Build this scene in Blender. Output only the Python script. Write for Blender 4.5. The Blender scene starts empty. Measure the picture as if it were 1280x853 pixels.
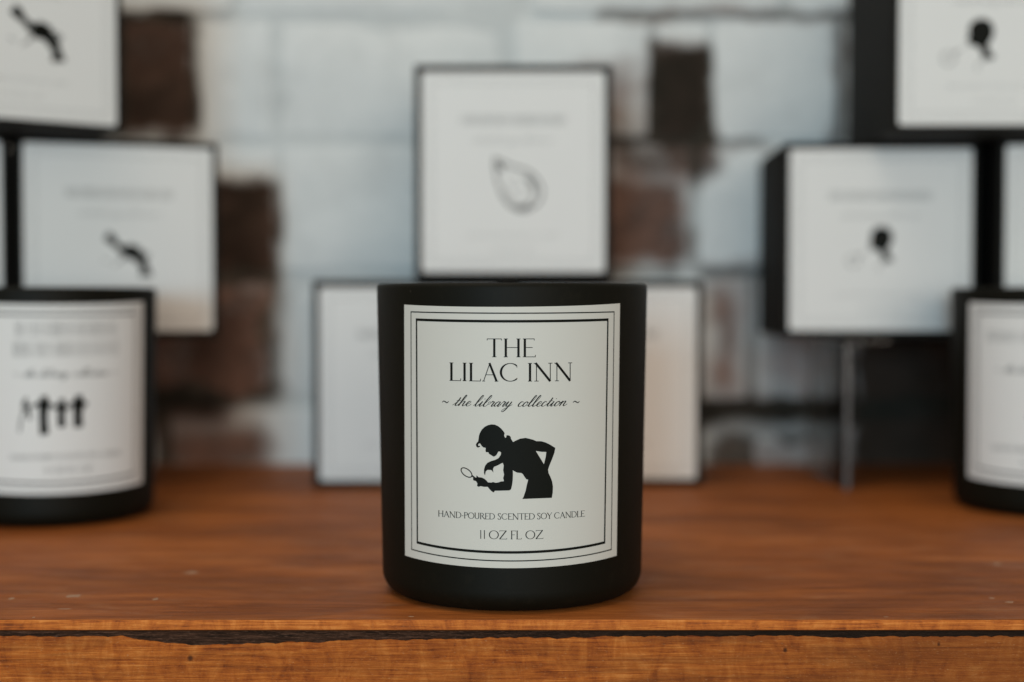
import bpy, bmesh, math, random
from mathutils import Vector, noise
from mathutils.geometry import tessellate_polygon

# ------------------------------------------------------------------ camera, light, exposure
scene = bpy.context.scene
C = scene.collection
MM = 0.001
F_PX, CX, CY = 1778.0, 640.0, 426.5          # focal length and centre in photo pixels (50 mm on 36 mm)
CAM_D, CAM_H = 475.6, 97.2                   # mm: camera to the front candle's axis, camera height
PITCH = math.atan(54.5 / F_PX)

cam_data = bpy.data.cameras.new('camera')
cam = bpy.data.objects.new('camera', cam_data); C.objects.link(cam)
cam.location = (0, -CAM_D*MM, CAM_H*MM)
cam.rotation_euler = (math.pi/2 - PITCH, 0, 0)
cam_data.lens = 50.0; cam_data.sensor_width = 36.0
cam_data.clip_start = 0.01; cam_data.clip_end = 50
cam_data.dof.use_dof = True
cam_data.dof.focus_distance = 0.4335
cam_data.dof.aperture_fstop = 4.3
scene.camera = cam

world = bpy.data.worlds.new('World'); scene.world = world; world.use_nodes = True
bg = world.node_tree.nodes['Background']
bg.inputs['Color'].default_value = (1.0, 0.87, 0.70, 1); bg.inputs['Strength'].default_value = 0.25

def area(name, loc, target, sx, sy, power, col):
    d = bpy.data.lights.new(name, 'AREA'); d.shape = 'RECTANGLE'; d.size = sx; d.size_y = sy
    d.energy = power; d.color = col
    o = bpy.data.objects.new(name, d); C.objects.link(o); o.location = loc
    o.rotation_euler = (Vector(target) - Vector(loc)).to_track_quat('-Z', 'Y').to_euler()
    return o
area('window_light', (-0.50, -2.50, 0.26), (0, 0.15, 0.08), 0.50, 0.50, 21.0, (0.42, 0.77, 1.0))
area('room_light', (0.45, -2.90, 0.38), (0, 0.15, 0.06), 2.0, 1.1, 30.0, (1.0, 0.89, 0.77))
area('ceiling_light', (-0.30, -0.20, 1.50), (0, 0.12, 0.0), 0.9, 0.9, 8.0, (1.0, 0.88, 0.74))

scene.view_settings.view_transform = 'Standard'
scene.view_settings.look = 'None'
scene.view_settings.exposure = -0.06
scene.view_settings.gamma = 1.0
scene.render.engine = 'CYCLES'

# ------------------------------------------------------------------ helpers
def obj(name, mesh, mat=None, parent=None):
    if isinstance(mesh, bmesh.types.BMesh):
        me = bpy.data.meshes.new(name); mesh.to_mesh(me); mesh.free(); mesh = me
    if mat and not mesh.materials: mesh.materials.append(mat)
    o = bpy.data.objects.new(name, mesh); C.objects.link(o)
    if parent: o.parent = parent
    return o
def thing(name, label, cat, loc=(0, 0, 0), rz=0, group=None):
    o = bpy.data.objects.new(name, None); C.objects.link(o); o.empty_display_size = 0.02
    o.location = loc; o.rotation_euler = (0, 0, rz); o['label'] = label; o['category'] = cat
    if group: o['group'] = group
    return o
def smooth(o, ang=35):
    me = o.data
    me.polygons.foreach_set('use_smooth', [True]*len(me.polygons))
    try: me.set_sharp_from_angle(angle=math.radians(ang))
    except Exception: pass
    return o
def box_bm(x0, x1, y0, y1, z0, z1, bev=0.0, seg=2):
    bm = bmesh.new(); bmesh.ops.create_cube(bm, size=1)
    for v in bm.verts:
        v.co = ((x0+x1)/2 + v.co.x*(x1-x0), (y0+y1)/2 + v.co.y*(y1-y0), (z0+z1)/2 + v.co.z*(z1-z0))
    if bev: bmesh.ops.bevel(bm, geom=bm.edges[:], offset=bev, segments=seg, profile=0.5, affect='EDGES')
    return bm
def lathe_bm(prof, n=128):
    bm = bmesh.new(); rings = []
    for r, z in prof:
        if r < 1e-6: rings.append([bm.verts.new((0, 0, z*MM))])
        else: rings.append([bm.verts.new((r*MM*math.cos(2*math.pi*k/n), r*MM*math.sin(2*math.pi*k/n), z*MM)) for k in range(n)])
    for a, b in zip(rings, rings[1:]):
        for k in range(n):
            k2 = (k+1) % n
            if len(a) == 1 and len(b) == 1: continue
            if len(a) == 1: bm.faces.new((a[0], b[k2], b[k]))
            elif len(b) == 1: bm.faces.new((a[k], a[k2], b[0]))
            else: bm.faces.new((a[k], a[k2], b[k2], b[k]))
    bmesh.ops.recalc_face_normals(bm, faces=bm.faces[:])
    return bm

# ------------------------------------------------------------------ photo pixels to directions
def ray(px, py):
    """direction (x right, y away, z up) of a photo pixel"""
    x = (px-CX)/F_PX; v = -(py-CY)/F_PX
    c, s_ = math.cos(PITCH), math.sin(PITCH)
    return Vector((x, c + v*s_, v*c - s_))
def at_depth(px, py, D):
    d = ray(px, py); k = D/d.y
    return Vector((d.x*k, D-CAM_D, CAM_H + d.z*k))         # mm, world
WALL_D = 832.0
def wx(px): return (px-CX)/F_PX*WALL_D

# ------------------------------------------------------------------ materials
class N:
    """small node-tree writer"""
    def __init__(s, name):
        s.m = bpy.data.materials.new(name); s.m.use_nodes = True
        s.t = s.m.node_tree; s.b = s.t.nodes['Principled BSDF']; s.out = s.t.nodes['Material Output']
    def n(s, typ, **kw):
        nd = s.t.nodes.new(typ)
        for k, v in kw.items():
            if k.startswith('i_'):
                key = k[2:]; key = int(key) if key.isdigit() else key.replace('_', ' ')
                nd.inputs[key].default_value = v
            else: setattr(nd, k, v)
        return nd
    def l(s, a, b): s.t.links.new(a, b)
    def coord(s, scale=(1, 1, 1), which='Object', loc=(0, 0, 0)):
        tc = s.n('ShaderNodeTexCoord'); mp = s.n('ShaderNodeMapping')
        mp.inputs['Scale'].default_value = scale; mp.inputs['Location'].default_value = loc
        s.l(tc.outputs[which], mp.inputs['Vector']); return mp.outputs['Vector']
    def noise(s, vec, scale, detail=6, rough=.6, dist=0.0):
        nd = s.n('ShaderNodeTexNoise'); nd.inputs['Scale'].default_value = scale
        nd.inputs['Detail'].default_value = detail; nd.inputs['Roughness'].default_value = rough
        nd.inputs['Distortion'].default_value = dist
        if vec is not None: s.l(vec, nd.inputs['Vector'])
        return nd.outputs['Fac']
    def ramp(s, fac, stops):
        r = s.n('ShaderNodeValToRGB'); e = r.color_ramp.elements
        while len(e) < len(stops): e.new(0.5)
        for el, (p, c) in zip(e, stops):
            el.position = p; el.color = (c, c, c, 1) if isinstance(c, (int, float)) else (*c, 1)
        s.l(fac, r.inputs['Fac']); return r.outputs['Color']
    def mix(s, fac, a, b, mode='MIX'):
        m = s.n('ShaderNodeMix', data_type='RGBA', blend_type=mode)
        for sock, v in ((m.inputs[0], fac), (m.inputs[6], a), (m.inputs[7], b)):
            if isinstance(v, (int, float)): sock.default_value = v
            elif isinstance(v, tuple): sock.default_value = (*v, 1)
            else: s.l(v, sock)
        return m.outputs[2]
    def math(s, op, a, b=0.0, clamp=False):
        m = s.n('ShaderNodeMath', operation=op, use_clamp=clamp)
        for sock, v in ((m.inputs[0], a), (m.inputs[1], b)):
            if isinstance(v, (int, float)): sock.default_value = v
            else: s.l(v, sock)
        return m.outputs[0]
    def bump(s, h, strength, dist):
        b = s.n('ShaderNodeBump'); b.inputs['Strength'].default_value = strength; b.inputs['Distance'].default_value = dist
        s.l(h, b.inputs['Height']); s.l(b.outputs['Normal'], s.b.inputs['Normal'])
    def set(s, col=None, rough=None, spec=None):
        for k, v in (('Base Color', col), ('Roughness', rough), ('Specular IOR Level', spec)):
            if v is None: continue
            if isinstance(v, (int, float)): s.b.inputs[k].default_value = v
            elif isinstance(v, tuple): s.b.inputs[k].default_value = (*v, 1)
            else: s.l(v, s.b.inputs[k])
        return s.m

def mat_glassblack():
    s = N('matte black glass'); v = s.coord()
    n = s.noise(v, 900, 3, .6)
    d = s.noise(v, 160, 6, .75)
    col = s.mix(s.ramp(d, [(.55, 0.0), (.8, 1.0)]), (.0052, .0050, .0026), (.0115, .0100, .0055))
    dust = s.ramp(s.noise(v, 420, 2, .5), [(.765, 0.0), (.79, 1.0)])
    col = s.mix(s.math('MULTIPLY', dust, .25), col, (.16, .13, .10))
    s.bump(n, .10, .0003)
    return s.set(col, .58, .16)
def mat_carton():
    s = N('black card'); v = s.coord()
    n = s.noise(v, 1400, 4, .6)
    s.bump(n, .15, .0003)
    return s.set(s.mix(n, (.008, .008, .007), (.014, .013, .011)), .7, .12)
def mat_paper(name, col):
    s = N(name); v = s.coord()
    n = s.noise(v, 1800, 4, .6); b = s.noise(v, 40, 4, .6)
    c = s.mix(b, tuple(x*.965 for x in col), col)
    s.bump(n, .06, .0002)
    return s.set(c, .55, .25)
def mat_ink():
    s = N('black print'); v = s.coord(); n = s.noise(v, 2500, 3, .6)
    return s.set(s.mix(n, (.003, .004, .0025), (.008, .0085, .006)), .6, .12)
def mat_wax():
    s = N('cream wax'); v = s.coord(); n = s.noise(v, 120, 3)
    s.bump(n, .1, .001)
    return s.set(s.mix(n, (.70, .63, .48), (.76, .70, .56)), .5, .4)
def mat_wick():
    s = N('cotton wick'); v = s.coord(); n = s.noise(v, 2500, 2)
    return s.set(s.mix(n, (.55, .5, .42), (.7, .66, .58)), .9, .1)

def mat_wood_top():
    s = N('stained wood top')
    fine = s.noise(s.coord((2.0, 62, 62)), 22, 9, .72, .5)
    broad = s.noise(s.coord((1.0, 10.0, 10.0)), 6.5, 6, .65, 1.0)
    blot = s.noise(s.coord((1, 2.0, 1), loc=(.4, .2, 0)), 11, 6, .64, .6)
    pore = s.noise(s.coord((5, 170, 170)), 9, 6, .70)
    g = s.mix(.5, fine, broad)
    col = s.ramp(g, [(.38, (.15, .041, .009)), (.47, (.310, .088, .018)), (.54, (.400, .120, .025)), (.64, (.53, .180, .044))])
    col = s.mix(s.math('MULTIPLY', s.ramp(blot, [(.44, 0.0), (.66, 1.0)]), .58), col, (.125, .036, .010))
    col = s.mix(s.math('MULTIPLY', s.ramp(pore, [(.33, 1.0), (.47, 0.0)]), .62), col, (.080, .023, .006))
    wear = s.noise(s.coord((1, 2.6, 1), loc=(3, 1, 0)), 30, 8, .72, .4)
    col = s.mix(s.math('MULTIPLY', s.ramp(wear, [(.54, 0.0), (.72, 1.0)]), .30), col, (.50, .27, .14))
    scr = s.noise(s.coord((5, 1, 1), loc=(0, 7, 0)), 26, 9, .8, 1.6)
    col = s.mix(s.math('MULTIPLY', s.ramp(scr, [(.690, 0.0), (.715, 1.0)]), .35), col, (.55, .36, .24))
    rough = s.ramp(s.noise(s.coord((1, 3, 1)), 30, 5), [(.3, .42), (.75, .62)])
    s.bump(s.mix(.45, fine, pore), .35, .0008)
    return s.set(col, rough, .13)
def mat_wood_front(name, lift):
    """front faces: sawn, stained unevenly; lift = how far the stain has been rubbed off"""
    s = N(name)
    fine = s.noise(s.coord((3, 60, 80)), 20, 9, .75, .4)
    chat = s.noise(s.coord((16, 3, 7)), 8, 6, .68, 1.2)          # cross-grain saw chatter
    broad = s.noise(s.coord((1.0, 1, 11), loc=(.15, 0, 0)), 10, 6, .66, 1.2)
    k = lambda c: tuple(min(1, a*(1+lift)+lift*b) for a, b in zip(c, (.06, .05, .03)))
    col = s.ramp(s.mix(.42, fine, chat), [(.38, k((.17, .033, .005))), (.46, k((.40, .095, .012))), (.53, k((.54, .150, .021))), (.64, k((.74, .27, .062)))])
    if lift < .1:
        col = s.mix(s.math('MULTIPLY', s.ramp(broad, [(.45, 0.0), (.66, 1.0)]), .55), col, (.115, .029, .006))
        sx = s.n('ShaderNodeSeparateXYZ'); tc = s.n('ShaderNodeTexCoord'); s.l(tc.outputs['Object'], sx.inputs[0])
        sat = s.math('ADD', s.math('MULTIPLY', sx.outputs[0], 4.5), s.math('SUBTRACT', broad, .5))       # stain went on heavier towards the right
        col = s.mix(s.math('MULTIPLY', s.ramp(sat, [(.0, 0.0), (.55, 1.0)]), .55), col, (.17, .046, .009))
    line = s.noise(s.coord((1.1, 1, 330)), 8, 4, .6)
    col = s.mix(s.math('MULTIPLY', s.ramp(line, [(.655, 0.0), (.68, 1.0)]), .5), col, (.09, .024, .006))
    speck = s.noise(s.coord((60, 60, 200)), 16, 3, .6)
    col = s.mix(s.math('MULTIPLY', s.ramp(speck, [(.62, 0.0), (.72, 1.0)]), .40), col, (.62, .33, .15))
    tc = s.n('ShaderNodeTexCoord')
    for x, z, r in ((-.0973, -.0118, .00105), (.0826, -.0094, .0008), (-.1995, -.0150, .0009), (.1290, -.0076, .0007)):
        sub = s.n('ShaderNodeVectorMath', operation='SUBTRACT'); sub.inputs[1].default_value = (x, 0, z)
        s.l(tc.outputs['Object'], sub.inputs[0])
        ml = s.n('ShaderNodeVectorMath', operation='MULTIPLY'); ml.inputs[1].default_value = (1.0, 0, .8)
        s.l(sub.outputs[0], ml.inputs[0])
        ln = s.n('ShaderNodeVectorMath', operation='LENGTH'); s.l(ml.outputs[0], ln.inputs[0])
        q = s.math('DIVIDE', ln.outputs['Value'], r)
        q = s.math('ADD', q, s.math('MULTIPLY', s.math('SUBTRACT', fine, .5), 1.6))
        col = s.mix(s.math('MULTIPLY', s.ramp(q, [(.35, 1.0), (1.0, 0.0)]), .85), col, (.045, .013, .005))
    s.bump(s.mix(.35, fine, chat), .6, .0012)
    return s.set(col, .58, .2)
def mat_groove():
    s = N('dark rough groove')
    n = s.noise(s.coord((8, 60, 130)), 14, 7, .75)
    sp = s.noise(s.coord((40, 60, 260)), 14, 3, .6)
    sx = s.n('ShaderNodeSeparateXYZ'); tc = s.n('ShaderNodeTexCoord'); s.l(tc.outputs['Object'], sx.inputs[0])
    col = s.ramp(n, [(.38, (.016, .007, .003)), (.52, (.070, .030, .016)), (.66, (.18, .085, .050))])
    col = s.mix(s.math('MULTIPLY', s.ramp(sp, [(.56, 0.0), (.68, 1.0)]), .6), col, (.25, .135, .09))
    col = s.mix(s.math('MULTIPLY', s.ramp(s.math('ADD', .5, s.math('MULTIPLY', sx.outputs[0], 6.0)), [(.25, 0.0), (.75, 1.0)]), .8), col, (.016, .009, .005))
    s.bump(n, .9, .002)
    return s.set(col, .6, .3)
def mat_fleck():
    s = N('pale paint fleck'); v = s.coord(); n = s.noise(v, 900, 2)
    return s.set(s.mix(n, (.36, .20, .115), (.48, .32, .21)), .6, .3)

# brown and dark patches of the wall, in photo pixels: x0, x1, y0, y1, clay amount, how dark the patch is, softness (mm)
WALL_PATCHES = [(120, 247, 6, 164, .97, .42, 7), (150, 238, 95, 168, .97, .75, 12), (235, 350, 219, 352, .97, .78, 7), (150, 348, 340, 506, .90, .0, 12), (235, 290, 400, 470, .97, .55, 14),
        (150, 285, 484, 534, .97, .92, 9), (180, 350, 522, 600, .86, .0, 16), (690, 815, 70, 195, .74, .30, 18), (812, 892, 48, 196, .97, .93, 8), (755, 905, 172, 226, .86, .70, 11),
        (740, 868, 214, 345, .93, .22, 12), (880, 940, 335, 500, .84, .0, 14), (935, 1060, 350, 505, .74, .0, 18), (860, 1075, 492, 536, .90, .75, 9), (1064, 1260, 360, 600, .97, .84, 9),  # last one: brown brick, with shade under the right-hand boxes painted in
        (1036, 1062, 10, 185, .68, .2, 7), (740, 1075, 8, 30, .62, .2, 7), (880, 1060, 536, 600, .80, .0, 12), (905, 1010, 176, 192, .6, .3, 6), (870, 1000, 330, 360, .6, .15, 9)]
def patch_field(s):
    """clay amount and darkness of the colour patches at a point of the wall, smudged by noise"""
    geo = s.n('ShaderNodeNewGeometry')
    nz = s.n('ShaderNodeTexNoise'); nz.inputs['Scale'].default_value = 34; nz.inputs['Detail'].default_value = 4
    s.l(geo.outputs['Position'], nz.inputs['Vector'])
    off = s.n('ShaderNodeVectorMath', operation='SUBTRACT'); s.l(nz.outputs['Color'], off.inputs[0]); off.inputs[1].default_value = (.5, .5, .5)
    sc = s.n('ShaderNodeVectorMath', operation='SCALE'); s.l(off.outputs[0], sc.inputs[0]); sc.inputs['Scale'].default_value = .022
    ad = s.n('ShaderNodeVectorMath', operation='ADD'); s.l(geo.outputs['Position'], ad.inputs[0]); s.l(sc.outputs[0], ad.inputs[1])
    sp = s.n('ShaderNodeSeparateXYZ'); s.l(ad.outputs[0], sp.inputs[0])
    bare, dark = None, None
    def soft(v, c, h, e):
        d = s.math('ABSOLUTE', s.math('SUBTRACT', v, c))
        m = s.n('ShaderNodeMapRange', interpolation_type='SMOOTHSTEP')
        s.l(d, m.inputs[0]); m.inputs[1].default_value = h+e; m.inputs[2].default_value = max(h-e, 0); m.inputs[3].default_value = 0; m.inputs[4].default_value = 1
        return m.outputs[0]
    for x0, x1, y0, y1, b_, d_, e in WALL_PATCHES:
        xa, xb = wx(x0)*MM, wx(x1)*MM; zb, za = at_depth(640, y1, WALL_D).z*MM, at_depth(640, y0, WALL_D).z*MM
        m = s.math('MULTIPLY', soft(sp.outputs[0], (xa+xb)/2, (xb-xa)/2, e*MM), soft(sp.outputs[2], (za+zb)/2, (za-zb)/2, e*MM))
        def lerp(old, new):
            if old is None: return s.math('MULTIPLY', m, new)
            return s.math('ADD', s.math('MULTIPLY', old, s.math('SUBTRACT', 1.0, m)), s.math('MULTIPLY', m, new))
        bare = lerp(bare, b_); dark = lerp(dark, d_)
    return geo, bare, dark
def wall_paint(name, paint_a, paint_b, clay_a, clay_b, worn):
    s = N(name)
    geo, bare, dark = patch_field(s)
    def pn(scale, detail, rough, dist=.0):
        nd = s.n('ShaderNodeTexNoise'); nd.inputs['Scale'].default_value = scale; nd.inputs['Detail'].default_value = detail
        nd.inputs['Roughness'].default_value = rough; nd.inputs['Distortion'].default_value = dist
        s.l(geo.outputs['Position'], nd.inputs['Vector']); return nd.outputs['Fac']
    a = pn(24, 6, .65, .5); b = pn(90, 5, .6); c = pn(320, 5, .65)
    clay = s.mix(s.ramp(a, [(.36, 0.0), (.64, 1.0)]), clay_a, clay_b)
    clay = s.mix(s.math('MULTIPLY', s.ramp(b, [(.45, 0.0), (.7, 1.0)]), .35), clay, (.05, .032, .024))
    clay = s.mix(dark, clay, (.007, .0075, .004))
    paint = s.mix(b, paint_a, paint_b)
    paint = s.mix(s.math('MULTIPLY', s.ramp(a, [(.50, 0.0), (.74, 1.0)]), .35), paint, tuple(x*.62 for x in paint_a))
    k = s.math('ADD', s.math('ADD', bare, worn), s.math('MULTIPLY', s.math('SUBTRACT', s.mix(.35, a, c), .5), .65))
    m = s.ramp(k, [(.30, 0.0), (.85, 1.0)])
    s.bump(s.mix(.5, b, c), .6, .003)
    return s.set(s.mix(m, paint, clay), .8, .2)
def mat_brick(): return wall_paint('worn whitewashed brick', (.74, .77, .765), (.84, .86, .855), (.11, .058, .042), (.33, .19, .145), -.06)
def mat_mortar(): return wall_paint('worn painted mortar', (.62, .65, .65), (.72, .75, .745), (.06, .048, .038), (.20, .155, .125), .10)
def mat_acrylic():
    s = N('clear acrylic'); t = s.t
    tr = s.n('ShaderNodeBsdfTransparent'); tr.inputs['Color'].default_value = (.95, .96, .955, 1)
    gl = s.n('ShaderNodeBsdfGlossy'); gl.inputs['Roughness'].default_value = .04
    fr = s.n('ShaderNodeFresnel'); fr.inputs['IOR'].default_value = 1.3
    mx = s.n('ShaderNodeMixShader')
    s.l(fr.outputs[0], mx.inputs[0]); s.l(tr.outputs[0], mx.inputs[1]); s.l(gl.outputs[0], mx.inputs[2])
    t.nodes.remove(s.b); s.l(mx.outputs[0], s.out.inputs['Surface'])
    return s.m
def mat_acrylic_edge():
    s = N('polished acrylic edge'); v = s.coord(); n = s.noise(v, 60, 3)
    tr = s.n('ShaderNodeBsdfTransparent'); mx = s.n('ShaderNodeMixShader'); mx.inputs[0].default_value = .11
    s.set(s.mix(n, (.62, .60, .60), (.8, .78, .78)), .25, .5)
    s.l(tr.outputs[0], mx.inputs[1]); s.l(s.b.outputs[0], mx.inputs[2]); s.l(mx.outputs[0], s.out.inputs['Surface'])
    return s.m

M_GLASS = mat_glassblack(); M_CARD = mat_carton(); M_INK = mat_ink()
M_LABEL = mat_paper('dimmed label paper', (.71, .69, .63)); M_BLABEL = mat_paper('bright label paper', (.83, .84, .825))  # dimmer light painted into the front candle's paper; other labels use the brighter
M_WAX = mat_wax(); M_WICK = mat_wick(); M_TOP = mat_wood_top(); M_FRONT = mat_wood_front('sawn wood front', 0.0); M_EDGE = mat_wood_front('rubbed wood edge', .22); M_GROOVE = mat_groove()
M_FLECK = mat_fleck(); M_BRICK = mat_brick(); M_MORTAR = mat_mortar(); M_ACR = mat_acrylic(); M_ACRE = mat_acrylic_edge()

# ------------------------------------------------------------------ brick wall
rng = random.Random(11)
wall = thing('brick_wall', 'old brick wall with patchy white paint standing behind the table', 'wall', (0, (WALL_D-CAM_D)*MM, -0.10))
zj = [at_depth(640, y, WALL_D).z for y in (668, 505, 341, 176, 20)]      # the bed joints that show
zj = [zj[0]-75] + zj + [zj[-1]+75, zj[-1]+150, zj[-1]+225]
def brick_mesh(k):
    # worn brick: a domed, uneven face on a box whose outline wanders
    bm = bmesh.new(); r = random.Random(k); nx_, nz_ = 10, 6
    off = Vector((r.uniform(0, 50), r.uniform(0, 50), r.uniform(0, 50)))
    F = []
    for j in range(nz_+1):
        F.append([])
        for i in range(nx_+1):
            u, v = i/nx_-.5, j/nz_-.5
            n1 = noise.noise(Vector((u*3, v*2, 0))+off); n2 = noise.noise(Vector((u*7+9, v*5, 3))+off)
            bx, bz = (abs(u) > .49), (abs(v) > .49)
            rim = .028 if (bx or bz) else (.008 if (i in (1, nx_-1) or j in (1, nz_-1)) else 0)
            F[-1].append(bm.verts.new((u*(1+.03*n1)+.012*n2, -.5 + rim + .022*n1 + .012*n2, v*(1+.05*n2)+.03*n1)))
    for j in range(nz_):
        for i in range(nx_): bm.faces.new((F[j][i], F[j][i+1], F[j+1][i+1], F[j+1][i]))
    loop = [F[0][i] for i in range(nx_)] + [F[j][nx_] for j in range(nz_)] + [F[nz_][i] for i in range(nx_, 0, -1)] + [F[j][0] for j in range(nz_, 0, -1)]
    back = [bm.verts.new((q.co.x, .5, q.co.z)) for q in loop]
    for a in range(len(loop)): bm.faces.new((loop[a], back[a], back[(a+1) % len(loop)], loop[(a+1) % len(loop)]))
    bm.faces.new(back)
    bmesh.ops.recalc_face_normals(bm, faces=bm.faces[:])
    return bm
bmeshes = []
for k in range(6):
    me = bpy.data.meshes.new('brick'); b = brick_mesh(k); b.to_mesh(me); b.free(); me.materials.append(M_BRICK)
    me.polygons.foreach_set('use_smooth', [True]*len(me.polygons)); me.set_sharp_from_angle(angle=math.radians(50)); bmeshes.append(me)
# the upright joints of each course, in photo pixels
courses = {0: [-420, 20, 380, 700, 1060, 1420, 1720], 1: [-420, -60, 205, 560, 880, 1230, 1720], 2: [-420, -80, 185, 348, 640, 938, 1062, 1330, 1720],
           3: [-420, -70, 262, 352, 660, 868, 1180, 1720], 4: [-420, -60, 152, 248, 345, 640, 815, 888, 1048, 1330, 1720], 5: [-420, -20, 300, 660, 980, 1280, 1720],
           6: [-420, 60, 420, 800, 1200, 1720], 7: [-420, -20, 300, 660, 1000, 1340, 1720]}
ox = wall.location
nb = 0
for ci, row in courses.items():
    z0, z1 = zj[ci], zj[ci+1]
    for p0, p1 in zip(row, row[1:]):
        x0, x1 = wx(p0), wx(p1)
        o = obj('brick', bmeshes[nb % 6], None, wall); nb += 1
        o.scale = ((x1-x0-rng.uniform(4, 8))*MM, .060, (z1-z0-rng.uniform(5, 8))*MM)
        o.location = ((x0+x1)/2*MM, .030 + rng.uniform(-.002, .002), (z0+z1)/2*MM - ox.z)
        o.rotation_euler = (rng.uniform(-.01, .01), rng.uniform(-.008, .008), rng.uniform(-.008, .008))
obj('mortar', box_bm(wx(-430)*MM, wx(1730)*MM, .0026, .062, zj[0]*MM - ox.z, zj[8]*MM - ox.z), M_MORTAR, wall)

# ------------------------------------------------------------------ table
table = thing('wooden_table', 'reddish brown stained wooden table with a rough dark groove along its front edge', 'table', (0, 0, 0))
YF = -0.0489; YB = (WALL_D-CAM_D)*MM - .006; XT = .52
bm = box_bm(-XT, XT, YF, YB, -.0034, 0)
fe = [e for e in bm.edges if all(abs(v.co.y-YF) < 1e-6 for v in e.verts) and abs(e.verts[0].co.z-e.verts[1].co.z) < 1e-6]
bmesh.ops.bevel(bm, geom=fe, offset=.00045, segments=3, profile=.5, affect='EDGES')
top = obj('table_top', bm, M_TOP, table); top.data.materials.append(M_EDGE)
for p in top.data.polygons:
    if p.normal.y < -.75: p.material_index = 1
smooth(top, 50)
DF = CAM_D + YF*1000
def fz(py): return at_depth(640, py, DF).z
def fx(px): return (px-CX)/F_PX*DF
def interp(tab, x):
    if x <= tab[0][0]: return tab[0][1]
    for (a, va), (b, vb) in zip(tab, tab[1:]):
        if x <= b: return va + (vb-va)*(x-a)/(b-a)
    return tab[-1][1]
upper = [(-900, 799), (-300, 800), (0, 796.5), (150, 797), (185, 802), (245, 808), (300, 806), (400, 803.5), (440, 801), (520, 800.5), (640, 798),
         (700, 799), (760, 797), (1000, 796), (1050, 799), (1120, 797), (1280, 796.5), (1600, 800), (2200, 797)]
lower = [(-900, 864), (400, 863), (450, 860), (640, 860), (720, 864), (2200, 863)]
rg = random.Random(4)
bm = bmesh.new(); cols = []
nx = 900
jit = [0.0]*(nx+1)
for i in range(nx+1): jit[i] = (jit[i-1]*.78 if i else 0) + rg.uniform(-.6, .6)
for i in range(nx+1):
    px = -700 + i*(2680/nx)
    zt = fz(interp(upper, px) + jit[i]*.75 - 1.3*abs(math.sin(px*.115 + 1.7*math.sin(px*.021)))**.7); zb = fz(interp(lower, px) + jit[-1-i]*.9)
    prof = [(1.6, zt), (.40, zt), (.10, zt-.10), (0, zt-.32)]
    for k in range(1, 7): prof.append((rg.uniform(-.03, .03), zt-.4 + (zb+.4-zt+.4)*k/7))
    prof += [(0, zb+.40), (.3, zb), (3.0, zb)]
    cols.append([bm.verts.new((fx(px)*MM, YF + y*MM + .0002, z*MM)) for y, z in prof])
for a, b in zip(cols, cols[1:]):
    for k in range(len(a)-1): bm.faces.new((a[k], a[k+1], b[k+1], b[k]))
bmesh.ops.recalc_face_normals(bm, faces=bm.faces[:])
rail = obj('front_rail', bm, M_FRONT, table); smooth(rail, 50)
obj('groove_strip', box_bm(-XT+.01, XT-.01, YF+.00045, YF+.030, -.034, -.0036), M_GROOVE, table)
def fleck(px, py, w, h, k):
    d = ray(px, py); t = -CAM_H/d.z
    p = Vector((d.x*t, d.y*t-CAM_D)); r = random.Random(k)
    bm = bmesh.new(); n = 11
    ring = []
    for i in range(n):
        a = 2*math.pi*i/n; q = r.uniform(.55, 1.15)
        ring.append(((p.x + w*q*math.cos(a))*MM, (p.y + h*q*math.sin(a))*MM))
    top_ = [bm.verts.new((x, y, .00006)) for x, y in ring]; bot = [bm.verts.new((x, y, -.0004)) for x, y in ring]
    bm.faces.new(top_)
    for i in range(n): bm.faces.new((bot[i], bot[(i+1) % n], top_[(i+1) % n], top_[i]))
    obj('paint_fleck', bm, M_FLECK, table)
for k, f in enumerate([(14, 748.5, 1.0, 1.6), (92, 745.5, 2.6, 2.3), (80, 761.5, 2.1, .5), (42, 772, .5, .7), (195, 749, 1.0, 2.0), (514, 771, .9, .45),
                       (1246, 705, 1.5, 2.2), (1240, 748, 1.3, 1.2), (1262, 753, 1.6, 1.3), (240, 716, 3.0, 2.4), (1108, 771.5, .8, .4)]): fleck(*f, k)

# ------------------------------------------------------------------ print: strokes, letters, shapes in flat label coordinates
def stroke(pts, w):
    """polyline -> quads; w is a width, a list of widths or (thin, thick) for a pen that is thick on verticals"""
    n = len(pts); polys = []; L = []; R = []
    for i in range(n):
        a = pts[max(i-1, 0)]; b = pts[min(i+1, n-1)]
        dx, dy = b[0]-a[0], b[1]-a[1]; d = math.hypot(dx, dy) or 1e-9
        if isinstance(w, tuple): ww = w[0] + (w[1]-w[0])*(abs(dy)/d)**1.6
        elif isinstance(w, list): ww = w[i]
        else: ww = w
        nx_, ny_ = -dy/d*ww/2, dx/d*ww/2
        L.append((pts[i][0]+nx_, pts[i][1]+ny_)); R.append((pts[i][0]-nx_, pts[i][1]-ny_))
    for i in range(n-1): polys.append([[L[i], R[i], R[i+1], L[i+1]]])
    return polys
def arc(cx, cy, rx, ry, a0, a1, n=22):
    return [(cx+rx*math.cos(math.radians(a0+(a1-a0)*i/n)), cy+ry*math.sin(math.radians(a0+(a1-a0)*i/n))) for i in range(n+1)]
def spline(P, n=7):
    out = []
    for i in range(len(P)-1):
        p0, p1, p2, p3 = P[max(i-1, 0)], P[i], P[i+1], P[min(i+2, len(P)-1)]
        for k in range(n):
            t = k/n
            out.append(tuple(.5*((2*p1[j]) + (-p0[j]+p2[j])*t + (2*p0[j]-5*p1[j]+4*p2[j]-p3[j])*t*t + (-p0[j]+3*p1[j]-3*p2[j]+p3[j])*t**3) for j in (0, 1)))
    out.append(P[-1]); return out
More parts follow.
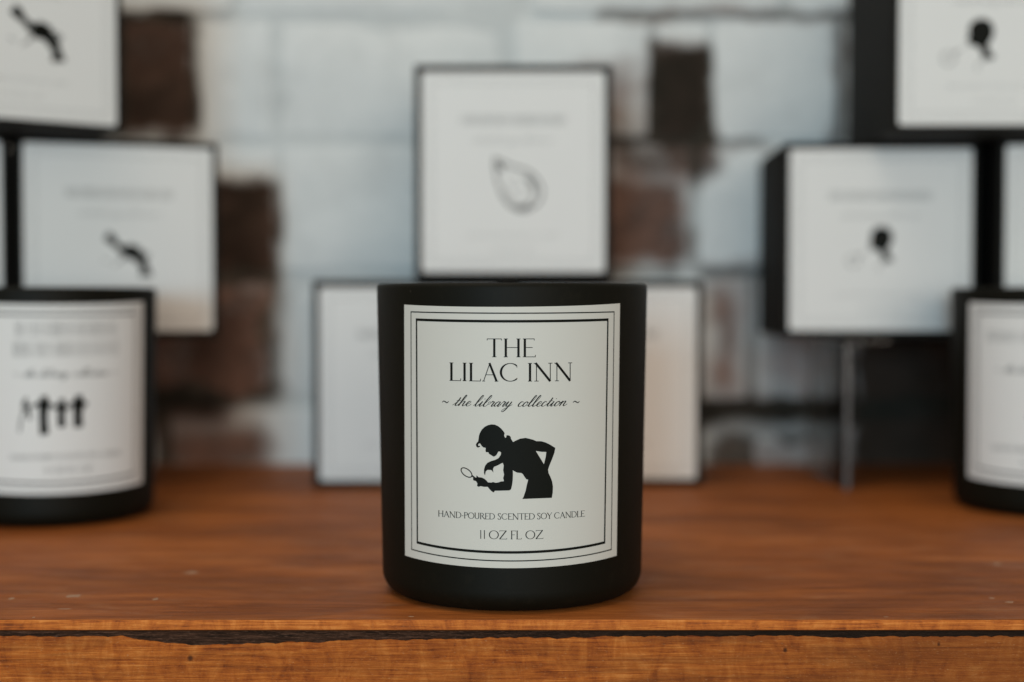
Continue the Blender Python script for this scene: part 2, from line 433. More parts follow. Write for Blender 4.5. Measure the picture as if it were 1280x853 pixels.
def caps(TH, th):
    """roman capitals, height 1: letter -> (advance width, strokes)"""
    s2 = .105
    def stem(x, w=TH): return [([(x, 0), (x, 1)], w), ([(x-s2, th/2), (x+s2, th/2)], th), ([(x-s2, 1-th/2), (x+s2, 1-th/2)], th)]
    pen = (th, TH)
    G = {
     'T': (.80, [([(.40, 0), (.40, 1)], TH), ([(.28, th/2), (.52, th/2)], th), ([(0, 1-th/2), (.8, 1-th/2)], th), ([(.0, .90), (.03, 1)], th), ([(.80, .90), (.77, 1)], th)]),
     'H': (.90, stem(.12) + stem(.78) + [([(.12, .52), (.78, .52)], th)]),
     'E': (.66, stem(.11) + [([(.11, 1-th/2), (.60, 1-th/2)], th), ([(.11, .52), (.52, .52)], th), ([(.11, th/2), (.66, th/2)], th), ([(.60, 1), (.61, .90)], th), ([(.66, 0), (.67, .12)], th)]),
     'F': (.58, stem(.11) + [([(.11, 1-th/2), (.56, 1-th/2)], th), ([(.11, .52), (.48, .52)], th), ([(.56, 1), (.57, .90)], th)]),
     'L': (.62, stem(.11) + [([(.11, th/2), (.60, th/2)], th), ([(.60, 0), (.62, .14)], th)]),
     'I': (.22, stem(.11)),
     '1': (.22, [([(.11, 0), (.11, 1)], TH), ([(.02, .9), (.11, 1)], th)]),
     'A': (.88, [([(.06, 0), (.43, 1)], th*1.2), ([(.40, 1.0), (.82, 0)], TH), ([(.19, .36), (.66, .36)], th), ([(-.02, th/2), (.15, th/2)], th), ([(.70, th/2), (.92, th/2)], th)]),
     'C': (.95, [(arc(.52, .5, .48, .5-th/2, 48, 312, 28), pen), ([(.845, .88), (.86, .76)], th), ([(.845, .12), (.87, .20)], th)]),
     'N': (.98, [([(.13, 0), (.13, 1)], th*1.25), ([(.08, 1), (.86, 0)], TH), ([(.86, 0), (.86, 1)], th*1.25), ([(.02, th/2), (.24, th/2)], th), ([(.75, 1-th/2), (.97, 1-th/2)], th), ([(-.02, 1-th/2), (.12, 1-th/2)], th)]),
     'D': (.92, stem(.11) + [([(.11, 1-th/2)] + arc(.36, .5, .50, .5-th/2, 90, -90, 20) + [(.11, th/2)], pen)]),
     'P': (.62, stem(.11) + [([(.11, 1-th/2)] + arc(.30, .75, .28, .25-th/2, 90, -90, 14) + [(.11, .5+th/2)], pen)]),
     'R': (.78, stem(.11) + [([(.11, 1-th/2)] + arc(.30, .75, .26, .25-th/2, 90, -90, 14) + [(.11, .5+th/2)], pen), ([(.33, .5), (.78, 0)], TH), ([(.66, th/2), (.86, th/2)], th)]),
     'O': (1.0, [(arc(.5, .5, .47, .5-th/2, 0, 360, 32), pen)]),
     'U': (.86, [([(.12, 1), (.12, .35)] + arc(.42, .33, .30, .33-th/2, 180, 360, 16) + [(.72, 1)], pen), ([(.0, 1-th/2), (.24, 1-th/2)], th), ([(.60, 1-th/2), (.84, 1-th/2)], th)]),
     'S': (.56, [(spline([(.48, .84), (.40, .96), (.26, .985), (.10, .90), (.09, .72), (.26, .55), (.44, .38), (.47, .20), (.36, .04), (.20, .015), (.07, .08), (.05, .2)], 5), (th*1.1, TH))]),
     'Y': (.80, [([(.04, 1), (.40, .48)], TH), ([(.78, 1), (.40, .48)], th), ([(.40, 0), (.40, .5)], TH), ([(.28, th/2), (.52, th/2)], th), ([(-.04, 1-th/2), (.16, 1-th/2)], th), ([(.68, 1-th/2), (.86, 1-th/2)], th)]),
     'Z': (.80, [([(.06, 1-th/2), (.76, 1-th/2)], th), ([(.76, 1), (.04, 0)], TH), ([(.04, th/2), (.80, th/2)], th), ([(.06, 1), (.05, .88)], th), ([(.80, 0), (.81, .13)], th)]),
     '-': (.34, [([(.04, .42), (.30, .42)], th*1.4)]),
     ' ': (.40, []),
    }
    return G
def word(txt, x0, x1, h, TH, th, track=.06):
    """capitals set between x0 and x1 on the base line y = 0"""
    G = caps(TH, th)
    tot = sum(G[c][0] for c in txt) + track*(len(txt)-1)
    kx = (x1-x0)/tot; x = 0; polys = []
    for c in txt:
        w, S = G[c]
        for pts, ww in S:
            q = [(x0+(x+px)*kx, py*h) for px, py in pts]
            sc = (h+kx)/2
            ww = tuple(a*sc for a in ww) if isinstance(ww, tuple) else ww*sc
            polys += stroke(q, ww)
        x += w + track
    return polys
SCRIPT = {  # running hand, x height 1, upright; sheared later: (advance, [strokes], dots)
 't': (.62, [[(-.15, .10), (.10, .55), (.26, 1.0), (.32, 1.75), (.28, 1.0), (.20, .25), (.32, .02), (.52, .12), (.68, .40)], [(.05, 1.05), (.58, 1.10)]]),
 'h': (.95, [[(-.15, .05), (.12, .7), (.34, 1.6), (.36, 2.15), (.24, 2.2), (.16, 1.6), (.12, .8), (.08, 0)], [(.10, .35), (.28, .80), (.48, 1.0), (.60, .85), (.56, .35), (.64, .02), (.82, .12), (.98, .42)]]),
 'e': (.66, [[(-.1, .20), (.22, .42), (.46, .72), (.42, .97), (.24, .98), (.08, .62), (.10, .22), (.28, .0), (.50, .10), (.70, .42)]]),
 'l': (.56, [[(-.12, .12), (.16, .7), (.40, 1.6), (.42, 2.15), (.28, 2.2), (.16, 1.5), (.10, .55), (.16, .06), (.34, .04), (.58, .42)]]),
 'i': (.48, [[(-.12, .30), (.10, .75), (.16, 1.0), (.12, .5), (.12, .08), (.26, .01), (.50, .42)], [(.22, 1.45), (.30, 1.56)]]),
 'b': (.78, [[(-.12, .12), (.16, .7), (.40, 1.6), (.42, 2.15), (.28, 2.2), (.14, 1.4), (.08, .5), (.16, .04), (.36, .0), (.54, .35), (.52, .85), (.62, .92), (.80, .90)]]),
 'r': (.62, [[(-.12, .35), (.08, .8), (.16, 1.10), (.22, .92), (.42, .95), (.38, .55), (.36, .12), (.48, .02), (.64, .42)]]),
 'a': (.80, [[(.52, .88), (.34, 1.0), (.12, .72), (.06, .30), (.16, .02), (.34, .14), (.50, .55), (.56, .98), (.52, .5), (.54, .08), (.66, .02), (.84, .42)]]),
 'y': (.80, [[(-.12, .35), (.08, .9), (.16, .98), (.12, .5), (.18, .06), (.36, .12), (.50, .55), (.56, 1.0), (.48, .2), (.36, -.6), (.16, -1.05), (-.02, -.95), (.04, -.62), (.34, -.22), (.84, .42)]]),
 'c': (.62, [[(.46, .78), (.42, .98), (.24, .98), (.08, .62), (.08, .22), (.24, .0), (.46, .10), (.66, .42)]]),
 'o': (.72, [[(.36, .98), (.14, .80), (.06, .35), (.18, .02), (.40, .10), (.52, .50), (.46, .90), (.32, .98), (.50, .80), (.76, .72)]]),
 'n': (.92, [[(-.12, .40), (.06, .88), (.14, .98), (.10, .5), (.06, .0)], [(.08, .35), (.26, .82), (.44, 1.0), (.54, .82), (.50, .3), (.60, .02), (.78, .12), (.94, .42)]]),
 '~': (.90, [[(.0, .60), (.20, .88), (.42, .72), (.62, .56), (.84, .86)]]),
}
def script(txt, x0, x1, xh, thin, thick, slant=.62):
    tot = sum(SCRIPT[c][0] for c in txt); kx = (x1-x0)/tot; x = 0; polys = []
    for c in txt:
        adv, S = SCRIPT[c]
        for P in S:
            q = spline(P, 6)
            q = [(x0+(x+px)*kx + py*xh*slant*(0 if c == '~' else 1) - .25*xh, py*xh) for px, py in q]
            w = []
            for i in range(len(q)):
                a = q[max(i-1, 0)]; b = q[min(i+1, len(q)-1)]
                dx, dy = b[0]-a[0], b[1]-a[1]; d = math.hypot(dx, dy) or 1e-9
                dn = max(0.0, -dy/d)                        # pressed on the way down
                w.append(thin + (thick-thin)*dn**1.2 if c != '~' else thin + (thick-thin)*.8*math.sin(math.pi*i/(len(q)-1)))
            polys += stroke(q, w)
        x += adv
    return polys
def ink(name, polys, parent, to3d, cut=None):
    """flat polygons (loops with holes) -> one mesh; cut = step at which the flat mesh is sliced so that it can bend"""
    bm = bmesh.new()
    for loops in polys:
        vs = []
        for lp in loops: vs += [bm.verts.new((p[0], p[1], 0)) for p in lp]
        if len(loops) == 1 and len(loops[0]) == 4:
            try: bm.faces.new(vs)
            except ValueError: pass
            continue
        for tri in tessellate_polygon([[Vector((p[0], p[1], 0)) for p in lp] for lp in loops]):
            try: bm.faces.new([vs[i] for i in tri])
            except ValueError: pass
    if cut:
        xs = [v.co.x for v in bm.verts]; x = math.floor(min(xs)/cut)*cut
        while x < max(xs):
            x += cut
            bmesh.ops.bisect_plane(bm, geom=bm.verts[:]+bm.edges[:]+bm.faces[:], dist=1e-6, plane_co=(x, 0, 0), plane_no=(1, 0, 0))
    for v in bm.verts: v.co = to3d(v.co.x, v.co.y)
    return obj(name, bm, M_INK, parent)
def frame(x0, x1, y0, y1, w):
    return [[[(x0, y0), (x1, y0), (x1, y1), (x0, y1)], [(x0+w, y0+w), (x0+w, y1-w), (x1-w, y1-w), (x1-w, y0+w)]]]
def pseudo(x0, x1, y0, h, w, k):
    """a line of print too blurred to read: bare upright strokes only"""
    r = random.Random(k); x = x0; polys = []
    while x < x1:
        polys += stroke([(x, y0), (x, y0+h)], w)
        x += r.choice((1.7, 2.2, 2.6, 4.2))*w*2.0
    return polys

# ------------------------------------------------------------------ candles
R_TOP, R_BOT, H_C = 45.0, 43.3, 101.6
def rad(z): return R_BOT + (R_TOP-R_BOT)*max(0, min(1, (z-7)/(H_C-7)))
def surf(phi, z, off=0.0):
    r = rad(z)+off
    return Vector((r*math.sin(phi)*MM, -r*math.cos(phi)*MM, z*MM))
def hit(px, py, ax=0.0, ad=CAM_D):
    """where a pixel's ray meets a candle standing at (ax, depth ad): (angle from its front, height)"""
    d = ray(px, py); o = Vector((-ax, -ad, CAM_H)); z = 50
    for _ in range(8):
        r = rad(z)+.15
        A = d.x*d.x+d.y*d.y; B = 2*(o.x*d.x+o.y*d.y); Cc = o.x*o.x+o.y*o.y-r*r
        disc = max(B*B-4*A*Cc, 0); t = (-B-math.sqrt(disc))/(2*A)
        p = o+d*t; z = p.z
    return math.atan2(p.x, -p.y), z
RS = 44.2                                                   # flat label coordinate s = angle * RS (mm)
def flat(px, py): a, z = hit(px, py); return (a*RS, z)
def onlabel(s_, z): return surf(s_/RS, z, .21)
def corner_band(TL, TR, BL, BR, tc, bc):
    """four corners and the middles of top and bottom, in pixels -> bounds of a band on the vessel"""
    (a0, z0), (a1, z1), (b0, y0), (b1, y1) = hit(*TL), hit(*TR), hit(*BL), hit(*BR)
    zt, zb = hit(640, tc)[1], hit(640, bc)[1]
    def f(u, v):                                            # u, v in 0..1
        k = (2*u-1)
        top_ = zt + (z1-z0)/2*k + ((z0+z1)/2-zt)*k*k
        bot_ = zb + (y1-y0)/2*k + ((y0+y1)/2-zb)*k*k
        l = b0+(a0-b0)*v; r = b1+(a1-b1)*v
        return (l+(r-l)*u, bot_+(top_-bot_)*v)
    return f
LAB = corner_band((505.3, 381.2), (775, 379.6), (506.4, 694.7), (770.8, 694.9), 384.0, 710.7)
THIN = corner_band((513.4, 389.5), (768, 389.5), (514.3, 687.6), (764.4, 687.8), 391.2, 702.4)
THICK = corner_band((519.9, 398.3), (760.6, 398.3), (521, 679.8), (756.4, 679.8), 400.4, 692.6)
def candle_vessel():
    prof = [(0, 0.6), (R_BOT-11, .6), (R_BOT-8.6, 0), (R_BOT-6.5, 0)]
    for i in range(1, 10):
        a = math.radians(90*i/9); prof.append((R_BOT-6.5+6.5*math.sin(a), 6.8-6.8*math.cos(a)))
    for i in range(1, 9): z = 7+(H_C-1.6-7)*i/8; prof.append((rad(z), z))
    for i in range(1, 9):
        a = math.radians(180*i/8); prof.append((R_TOP-1.5+1.5*math.cos(a), H_C-1.6+1.6*math.sin(a)))
    prof += [(R_TOP-3.2, 80), (R_BOT-3.2, 14), (R_BOT-7, 7), (0, 6)]
    return lathe_bm(prof, 160)
def label_mesh():
    bm = bmesh.new(); nu = 90; nv = 6; G = []; Bk = []
    for j in range(nv+1):
        G.append([]); Bk.append([])
        for i in range(nu+1):
            a, z = LAB(i/nu, j/nv); G[-1].append(bm.verts.new(surf(a, z, .17))); Bk[-1].append(bm.verts.new(surf(a, z, .0)))
    for j in range(nv):
        for i in range(nu):
            bm.faces.new((G[j][i], G[j][i+1], G[j+1][i+1], G[j+1][i]))
    for i in range(nu):
        bm.faces.new((Bk[0][i], Bk[0][i+1], G[0][i+1], G[0][i])); bm.faces.new((G[nv][i], G[nv][i+1], Bk[nv][i+1], Bk[nv][i]))
    for j in range(nv):
        bm.faces.new((Bk[j+1][0], Bk[j][0], G[j][0], G[j+1][0])); bm.faces.new((G[j+1][nu], G[j][nu], Bk[j][nu], Bk[j+1][nu]))
    return bm
def band_frame(f, wx_, wz):
    """closed rule of width wx_ (sides) and wz (top, bottom), in mm"""
    n = 60; polys = []
    def e(u, v, du, dv):
        a, z = f(u, v); return (a*RS+du, z+dv)
    for v, sg in ((0, 1), (1, -1)):
        for i in range(n):
            u0, u1 = i/n, (i+1)/n
            polys.append([[e(u0, v, 0, 0), e(u1, v, 0, 0), e(u1, v, 0, sg*wz), e(u0, v, 0, sg*wz)]])
    for u, sg in ((0, 1), (1, -1)):
        for j in range(12):
            v0, v1 = j/12, (j+1)/12
            polys.append([[e(u, v0, 0, 0), e(u, v0, sg*wx_, 0), e(u, v1, sg*wx_, 0), e(u, v1, 0, 0)]])
    return polys
KPX = (CAM_D-45)/F_PX                                        # mm per photo pixel on the front of the vessel
def line_to_label(polys, yb):
    """polygons in photo pixels (x absolute, y above the base line) -> label coordinates"""
    zb = hit(640, yb)[1]; out = []
    for loops in polys:
        out.append([[(hit(x, yb-y*.9)[0]*RS, zb+y*KPX) for x, y in lp] for lp in loops])
    return out
def letters_at(spec, h, TH, th):
    """capitals each given by its own extents in pixels"""
    P = []
    for ch, a, b in spec: P += word(ch, a, b, h, TH, th)
    return P
s64 = lambda v: 540+v/6.4
TITLE1 = letters_at([('T', s64(440), s64(557)), ('H', s64(572), s64(710)), ('E', s64(726), s64(826))], 23.4, .125, .036)
TITLE2 = letters_at([('L', s64(140), s64(231)), ('I', s64(245), s64(277)), ('L', s64(296), s64(390)), ('A', s64(404), s64(526)), ('C', s64(545), s64(694)),
                     ('I', s64(767), s64(801)), ('N', s64(816), s64(964)), ('N', s64(980), s64(1122))], 23.2, .125, .036)
SCR = (script('~', s64(92), s64(148), 6.2, .6, 1.5) + script('the', s64(180), s64(312), 6.2, .55, 1.6) + script('library', s64(345), s64(640), 6.2, .55, 1.6)
       + script('collection', s64(690), s64(1080), 6.2, .55, 1.6) + script('~', s64(1137), s64(1194), 6.2, .6, 1.5))
SM1 = (word('HAND-POURED', s64(50), s64(503), 7.9, .125, .06) + word('SCENTED', s64(526), s64(822), 7.9, .125, .06)
       + word('SOY', s64(842), s64(958), 7.9, .125, .06) + word('CANDLE', s64(978), s64(1220), 7.9, .125, .06))
SM2 = (word('11', s64(386), s64(424), 11.0, .115, .05, .5) + word('OZ', s64(457), s64(598), 11.0, .115, .05) + word('FL', s64(630), s64(716), 11.0, .115, .05)
       + word('OZ', s64(749), s64(888), 11.0, .115, .05))
SCRB = script('~thelibrarycollection~', s64(92), s64(1194), 6.2, .22, .45)
SM1B = word('HAND-POURED SCENTED SOY CANDLE', s64(50), s64(1220), 7.9, .035, .022)
SM2B = word('11 OZ FL OZ', s64(386), s64(888), 11.0, .035, .022)
s71 = lambda p: (560+p[0]/7.107, 515+p[1]/7.107)
WOMAN = [(275,215),(283,190),(300,160),(325,135),(355,120),(385,113),(415,115),(445,128),(470,148),(490,170),(503,190),(499,214),(504,226),(512,234),(520,222),(516,214),(528,209),
 (545,212),(557,224),(560,242),(568,254),(578,270),(600,258),(640,240),(690,233),(720,240),(755,249),(785,262),(830,263),(870,275),(910,295),(953,322),(945,365),(925,420),(900,480),
 (889,515),(893,545),(910,580),(925,620),(932,665),(930,720),(922,766),(660,776),(672,755),(690,700),(700,650),(712,605),(695,600),(680,580),(665,555),(650,545),(615,542),(590,530),
 (576,520),(577,560),(575,610),(570,650),(560,690),(545,700),(470,702),(415,703),(410,716),(400,716),(385,705),(370,690),(353,668),(320,668),(290,662),(272,668),(258,660),(262,640),
 (250,618),(225,610),(222,592),(240,585),(255,584),(250,568),(262,572),(270,582),(300,585),(325,597),(345,615),(355,628),(385,630),(400,625),(425,632),(450,628),(470,620),(497,618),
 (490,590),(498,560),(490,520),(495,480),(487,455),(470,462),(440,478),(410,490),(400,508),(403,543),(390,522),(375,518),(350,518),(335,532),(329,568),(320,545),(321,510),(330,480),
 (350,455),(380,440),(420,428),(450,412),(468,385),(472,365),(462,355),(448,354),(440,368),(430,387),(408,401),(385,388),(365,375),(358,360),(338,360),(333,346),(336,322),(315,318),
 (300,305),(287,284),(277,282),(268,292),(270,305),(284,303),(286,312),(266,320),(252,310),(248,290),(258,275),(268,264),(272,240)]
ARM_HOLE = [(780,349),(830,357),(873,358),(868,400),(852,467),(830,430),(805,390)]
ring = []
th_ = math.radians(38)
for sc in (1.0, .74):
    lp = []
    for i in range(28):
        a = 2*math.pi*i/28; ex, ey = 62*math.cos(a)*(1 if sc == 1 else .84), 34*math.sin(a)*sc
        lp.append(s71((165+ex*math.cos(th_)-ey*math.sin(th_), 541+ex*math.sin(th_)+ey*math.cos(th_))))
    ring.append(lp)
LENS = [ring, [[s71(p) for p in ((205, 570), (215, 561), (242, 583), (233, 594))]]]
def px_to_label(polys): return [[[flat(*p) for p in lp] for lp in loops] for loops in polys]
def densify(lp, step=9):
    out = []
    for a, b in zip(lp, lp[1:]+lp[:1]):
        n = max(1, int(math.hypot(a[0]-b[0], a[1]-b[1])/step))
        out += [(a[0]+(b[0]-a[0])*k/n, a[1]+(b[1]-a[1])*k/n) for k in range(n)]
    return out

me_vessel = bpy.data.meshes.new('vessel'); b = candle_vessel(); b.to_mesh(me_vessel); b.free(); me_vessel.materials.append(M_GLASS)
me_label = bpy.data.meshes.new('label'); b = label_mesh(); b.to_mesh(me_label); b.free(); me_label.materials.append(M_LABEL)
me_wax = bpy.data.meshes.new('wax'); b = lathe_bm([(0, 6.5), (R_BOT-7.2, 7.5), (R_BOT-3.4, 15), (rad(74)-3.35, 74), (rad(74)-4.2, 73.4), (0, 73)], 96); b.to_mesh(me_wax); b.free(); me_wax.materials.append(M_WAX)
me_wick = bpy.data.meshes.new('wick'); b = lathe_bm([(0, 72), (1.1, 72), (1.1, 79), (.8, 80.5), (0, 80.6)], 12); b.to_mesh(me_wick); b.free(); me_wick.materials.append(M_WICK)
def candle(label, ax, ad, yaw, paper=None):
    t = thing('scented_candle', label, 'candle', (ax*MM, (ad-CAM_D)*MM, .00005), yaw, 'black candle tumblers standing on the table')
    smooth(obj('vessel', me_vessel, None, t), 40)
    w = smooth(obj('wax', me_wax, None, t)); obj('wick', me_wick, None, w)
    ml = me_label if paper is None else me_label.copy()
    if paper: ml.materials[0] = paper
    l = smooth(obj('label', ml, None, t), 40)
    ink('thin_rule', band_frame(THIN, .34, .36), l, onlabel, 1.0)
    ink('thick_rule', band_frame(THICK, .60, .80), l, onlabel, 1.0)
    ink('script_lettering', line_to_label(SCR, 508.7), l, onlabel, 1.0)
    ink('small_lettering', line_to_label(SM1, 650.0) + line_to_label(SM2, 674.6), l, onlabel, 1.0)
    return t, l
t, l = candle('sharp black candle tumbler in the middle reading THE LILAC INN, with a stooping woman', 0, CAM_D, 0)
ink('title_lettering', line_to_label(TITLE1, 447.0) + line_to_label(TITLE2, 477.4), l, onlabel, 1.0)
ink('silhouette', px_to_label([[densify([s71(p) for p in WOMAN], 1.2), densify([s71(p) for p in ARM_HOLE], 1.2)]] + LENS), l, onlabel, .8)

PHI = LAB(1, .5)[0]                                           # half angle of the label
# left candle: the label's right edge shows at x = 178
AX, AD = -205.2, 636.0
yawL = hit(178, 500, AX, AD)[0] - PHI
t, l = candle('blurred black candle tumbler at the left edge, with small figures on its label', AX, AD, yawL, M_BLABEL)
zL = lambda py: hit(66, py, AX, AD)[1]
aL = lambda px: (hit(px, 520, AX, AD)[0]-yawL)*RS
ink('title_lettering', pseudo(-21, 21, zL(421), 6.2, .14, 1) + pseudo(-22, 22, zL(446), 6.2, .14, 2), l, onlabel, 1.0)
FIG = []
def figure(px, top_, bot_, k):
    """one small standing figure, arms out, pixels"""
    P = []
    def st(pts, w): return [[[(aL(x), zL(y)) for x, y in q] for q in lp] for lp in stroke(pts, w)]
    P += st([(px, top_), (px+1, top_+7)], 8.5*k)
    P += st([(px-1, top_+6), (px, top_+16), (px-1, top_+24), (px-2, bot_)], [14*k, 12*k, 10*k, 7*k])
    P += st([(px-11, top_+11), (px, top_+10), (px+11, top_+12)], 5.5*k)
    P += st([(px+1, top_+20), (px+3, bot_-1)], 5.5*k)
    return P
FIG += figure(55, 495, 544, 1.05) + figure(77, 499, 535, .85) + figure(98, 495, 536, 1.1)
st = lambda pts, w: [[[(aL(x), zL(y)) for x, y in q] for q in lp] for lp in stroke(pts, w)]
FIG += st([(33, 497), (32, 505), (35, 512), (37, 524)], [3.5, 4, 5, 4]) + st([(32, 510), (26, 524), (24, 540)], 2.2) + st([(36, 508), (48, 507)], 3) + st([(30, 500), (28, 512)], 2)
ink('silhouette', FIG, l, onlabel, 1.0)
# right candle: the label's left edge shows at x = 1212
BX, BD = 250.0, 658.0
yawR = hit(1212, 500, BX, BD)[0] + PHI
t, l = candle('blurred black candle tumbler cut off by the right edge, under the clear stand boxes', BX, BD, yawR, M_BLABEL)
ink('title_lettering', pseudo(-26, 26, hit(1300, 429, BX, BD)[1], 5.0, .22, 3), l, onlabel, 1.0)
ink('silhouette', stroke([(-7, 44), (-2, 48), (4, 42), (2, 34), (8, 28)], [3, 6, 8, 7, 5]), l, onlabel, 1.0)

# ------------------------------------------------------------------ candle boxes
def rounded(w, h, r, n=5):
    pts = []
    for cx, cy, a0 in ((w/2-r, h/2-r, 0), (-w/2+r, h/2-r, 90), (-w/2+r, -h/2+r, 180), (w/2-r, -h/2+r, 270)):
        pts += [(cx+r*math.cos(math.radians(a0+90*i/n)), cy+r*math.sin(math.radians(a0+90*i/n))) for i in range(n+1)]
    return pts
STANDING = 'black candle boxes stacked behind'
def candle_box(label, x, d, zb, w, h, dp, yaw, lw, lh, motif, k, lz=0.0, group=STANDING):
    """x, d = centre of the box in mm (x right, d depth from the camera); the label is on the side towards the viewer"""
    t = thing('candle_box', label, 'box', (x*MM, (d-CAM_D)*MM, zb*MM), math.radians(yaw), group)
    obj('carton', box_bm(-w/2*MM, w/2*MM, -dp/2*MM, dp/2*MM, .00005, (h-.7)*MM, .0006, 2), M_CARD, t)
    obj('lid_flap', box_bm((-w/2+.5)*MM, (w/2-.5)*MM, (-dp/2+.3)*MM, (dp/2-1)*MM, (h-.7)*MM, (h-.05)*MM, .0002, 1), M_CARD, t)
    yl = -dp/2
    bm = bmesh.new(); pts = rounded(lw, lh, 1.6); zc = h/2+lz
    f = [bm.verts.new((a*MM, (yl-.16)*MM, (zc+b_)*MM)) for a, b_ in pts]; bk = [bm.verts.new((a*MM, (yl+.02)*MM, (zc+b_)*MM)) for a, b_ in pts]
    bm.faces.new(f)
    for i in range(len(f)): bm.faces.new((f[i], bk[i], bk[(i+1) % len(f)], f[(i+1) % len(f)]))
    bmesh.ops.recalc_face_normals(bm, faces=bm.faces[:])
    l = obj('label', bm, M_BLABEL, t)
    to = lambda a, b_: Vector((a*MM, (yl-.20)*MM, (zc+b_)*MM))
    ink('thin_rule', frame(-lw/2+3.2, lw/2-3.2, -lh/2+3.2, lh/2-3.2, .09), l, to)
    ink('thick_rule', frame(-lw/2+5.6, lw/2-5.6, -lh/2+5.6, lh/2-5.6, .16), l, to)
    q = lambda P, dx, dz, sc: [[[(a*sc+dx, b_*sc+dz) for a, b_ in lp] for lp in loops] for loops in P]
    base = q(SM1B, -640*.25, -lh/2+17, .25) + q(SM2B, -640*.25, -lh/2+9.5, .25)
    ink('small_lettering', base, l, to)
    ink('title_lettering', pseudo(-26, 26, lh/2-26, 4.6, .08, k) + q(SCRB, -640*.25, lh/2-35, .25), l, to)
    if motif: ink('silhouette', motif, l, to)
    return t
# motifs, in mm about the label's middle
def shift(P, dx, dz, sc=1.0): return [[[(a*sc+dx, b_*sc+dz) for a, b_ in lp] for lp in loops] for loops in P]
CRAWL = (stroke([(-9.2, 9.6), (-7.4, 8.4), (-5.6, 6.5)], [4.0, 5.0, 3.8]) + stroke([(-6, 6.8), (-3.2, 4.0), (-1.2, 2.4)], [3.2, 2.8, 4.0])
         + stroke(spline([(-2.2, 3.0), (0.6, 1.9), (3.6, 1.6), (6.2, .2)], 4), [4.4]*4 + [7.4]*4 + [6.8]*4 + [4.2])
         + stroke(spline([(3.0, .8), (6.2, -1.2), (8.4, -4.2), (9.6, -7.2), (10.0, -10.6)], 4), [4.8]*8 + [4.2]*6 + [6.0]*3)
         + stroke([(5.6, 1.6), (9.2, 1.2), (11.4, .2), (10.2, -2.6)], .9) + stroke([(8.0, .6), (10.2, -1.4)], .9)
         + stroke([(0, .4), (-2.6, -3.2), (-5.4, -5.4)], [1.2, .7, .5]) + stroke([(-10.6, -2.4), (-8.2, -4.0)], .5))
HEAD = [[[(-5.2, 1.0), (-5.6, 3.6), (-4.6, 6.2), (-2.0, 8.2), (1.4, 8.4), (4.4, 6.8), (5.6, 4.0), (5.4, 1.0), (4.2, -1.6), (3.0, -3.0), (3.6, -5.4), (6.2, -8.6), (4.4, -9.6), (1.0, -9.4), (.2, -6.6),
         (-1.2, -4.2), (-3.2, -3.4), (-5.6, -3.6), (-5.2, -1.8), (-6.4, -.8)]]]
HEAD += stroke(arc(-14.2, -9.0, 2.9, 2.9, 0, 360, 18), .45) + stroke([(-11.9, -7.2), (-8.4, -4.6)], .5) + stroke([(1.4, -9.5), (-2.2, -12.4), (-1.0, -14.6)], .4)
LEAF = (stroke(spline([(-11.6, 11.0), (-8.2, 9.2), (-2.0, 6.6), (5.4, 4.2), (10.2, -.6), (12.0, -6.2), (9.4, -12.0), (3.0, -15.2), (-3.0, -13.4), (-7.4, -8.2), (-10.2, -.2), (-11.4, 6.4), (-11.6, 11.0)], 4), .95)
        + stroke(spline([(5.0, 2.8), (8.6, -3.4), (6.4, -10.2), (1.0, -13.2), (-4.2, -9.8), (-6.8, -4.6)], 4), .6)
        + stroke(spline([(-9.8, 8.8), (-8.4, 5.4), (-7.4, 6.4)], 4), 1.6) + stroke(spline([(3.0, 1.6), (6.6, -1.8), (7.4, -6.0)], 4), 1.1)
        + stroke(spline([(-1.6, -12.2), (2.0, -13.8), (6.4, -11.8)], 4), 1.2) + stroke(spline([(-2, 2), (-3, -3), (2, -6), (1, -9)], 4), .35))

# pyramid of three in the middle
candle_box('upper box of the middle pyramid, with a pale drop-shaped outline on its label', .6, 710+47.5, 106.15, 98.2, 106.6, 95, 0, 91.0, 99.2, shift(LEAF, 2.4, -4.0), 21)
candle_box('lower left box of the middle pyramid, partly hidden by the sharp candle', -52.6, 722+47.5, .1, 98, 106, 95, .4, 91.0, 98.2, None, 22)
candle_box('lower right box of the middle pyramid, partly hidden by the sharp candle', 49.4, 729+47.5, .1, 98, 106, 95, -.5, 91.0, 98.2, None, 23)
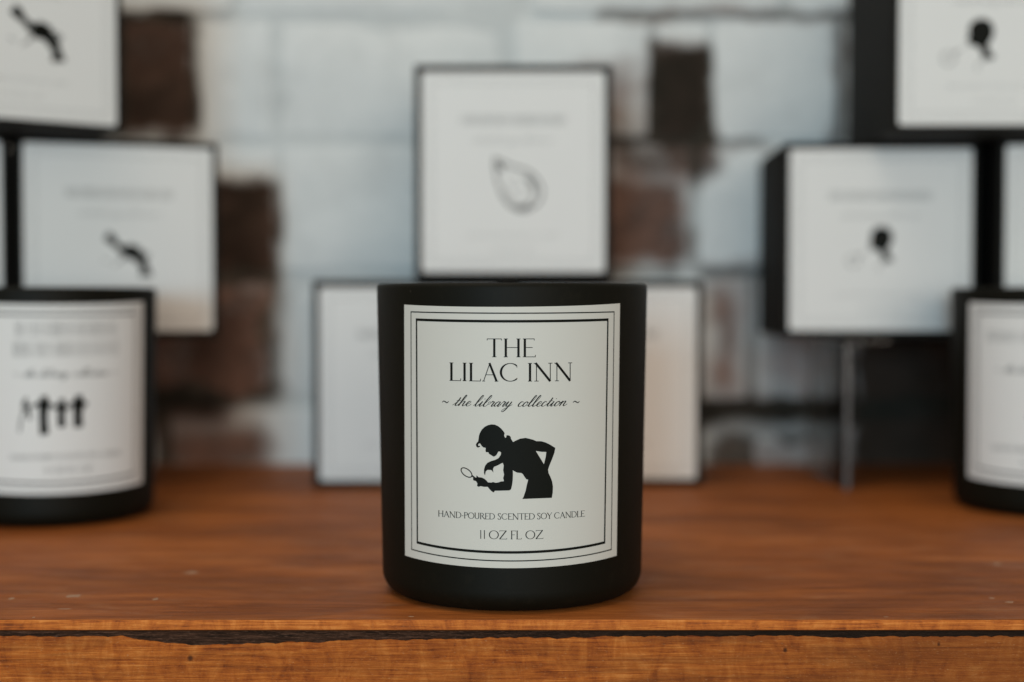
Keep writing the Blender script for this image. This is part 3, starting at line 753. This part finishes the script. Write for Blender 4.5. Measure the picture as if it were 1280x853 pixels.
# left stack
SW, SH, SD = 97.5, 98.5, 95.0
Z1 = 77.1; Z2 = Z1+SH+.1
candle_box('lower left-hand box with a dark crouching shape, above the blurred candle with figures', -212.5, 751.5, Z1, SW, SH, SD, 22.2, 91.0, 92.0, shift(CRAWL, 2.4, -8.0, 1.0), 24)
candle_box('sliver of a box at the far left edge beside the lower crouching-shape box', -306.0, 713.3, Z1, SW, SH, SD, 22.2, 91.0, 92.0, None, 25)
candle_box('topmost box at upper left with a dark crouching shape, cut by the frame', -254.2, 692.3, Z2, SW, SH, SD, 38, 91.0, 92.0, shift(CRAWL, 6.5, -6.5, 1.1), 26)
# right stack
candle_box('lower right-hand box with a dark head silhouette, overhanging the clear stand', 188.6, 769.0, Z1, SW, SH, SD, -2.5, 91.2, 91.8, shift(HEAD, .6, -1.6, 1.0), 27)
candle_box('box at the far right edge behind the right candle, beside the lower head-silhouette box', 293.2, 750.2, Z1, SW, SH, SD, -4, 91.0, 92.0, None, 28)
candle_box('topmost box at upper right with a dark head silhouette, cut by the frame', 229.6, 724.0, Z2, SW, SH, SD, -1, 91.0, 92.0, shift(HEAD, -7.0, -5.0, 1.08), 29)

# ------------------------------------------------------------------ clear acrylic stands under the side stacks
def riser(label, x0, x1, d0, d1):
    t = thing('acrylic_riser', label, 'stand', ((x0+x1)/2*MM, ((d0+d1)/2-CAM_D)*MM, 0), 0, 'clear stands under the side stacks')
    w, dd, T = (x1-x0)/2, (d1-d0)/2, 3.0
    obj('shelf_plate', box_bm((-w)*MM, w*MM, -dd*MM, dd*MM, (77-T)*MM, 77*MM, .0004, 2), M_ACR, t)
    for s_ in (-1, 1):
        xa = s_*(w-T/2)
        lg = obj('leg', box_bm((xa-T/2)*MM, (xa+T/2)*MM, -dd*MM, dd*MM, .0001, (77-T-.05)*MM, .0004, 2), M_ACR, t)
        obj('polished_edge', box_bm((xa-T/2+.3)*MM, (xa+T/2-.3)*MM, (-dd-.35)*MM, (-dd-.02)*MM, .0006, (77-T-1)*MM, .0001, 1), M_ACRE, lg)
    return t
riser('clear acrylic stand carrying the right-hand boxes, its leg showing as a pale streak', 167, 345, 713, 802)
riser('clear acrylic stand carrying the left-hand boxes, hidden behind the blurred left candle', -352, -203, 698, 800)
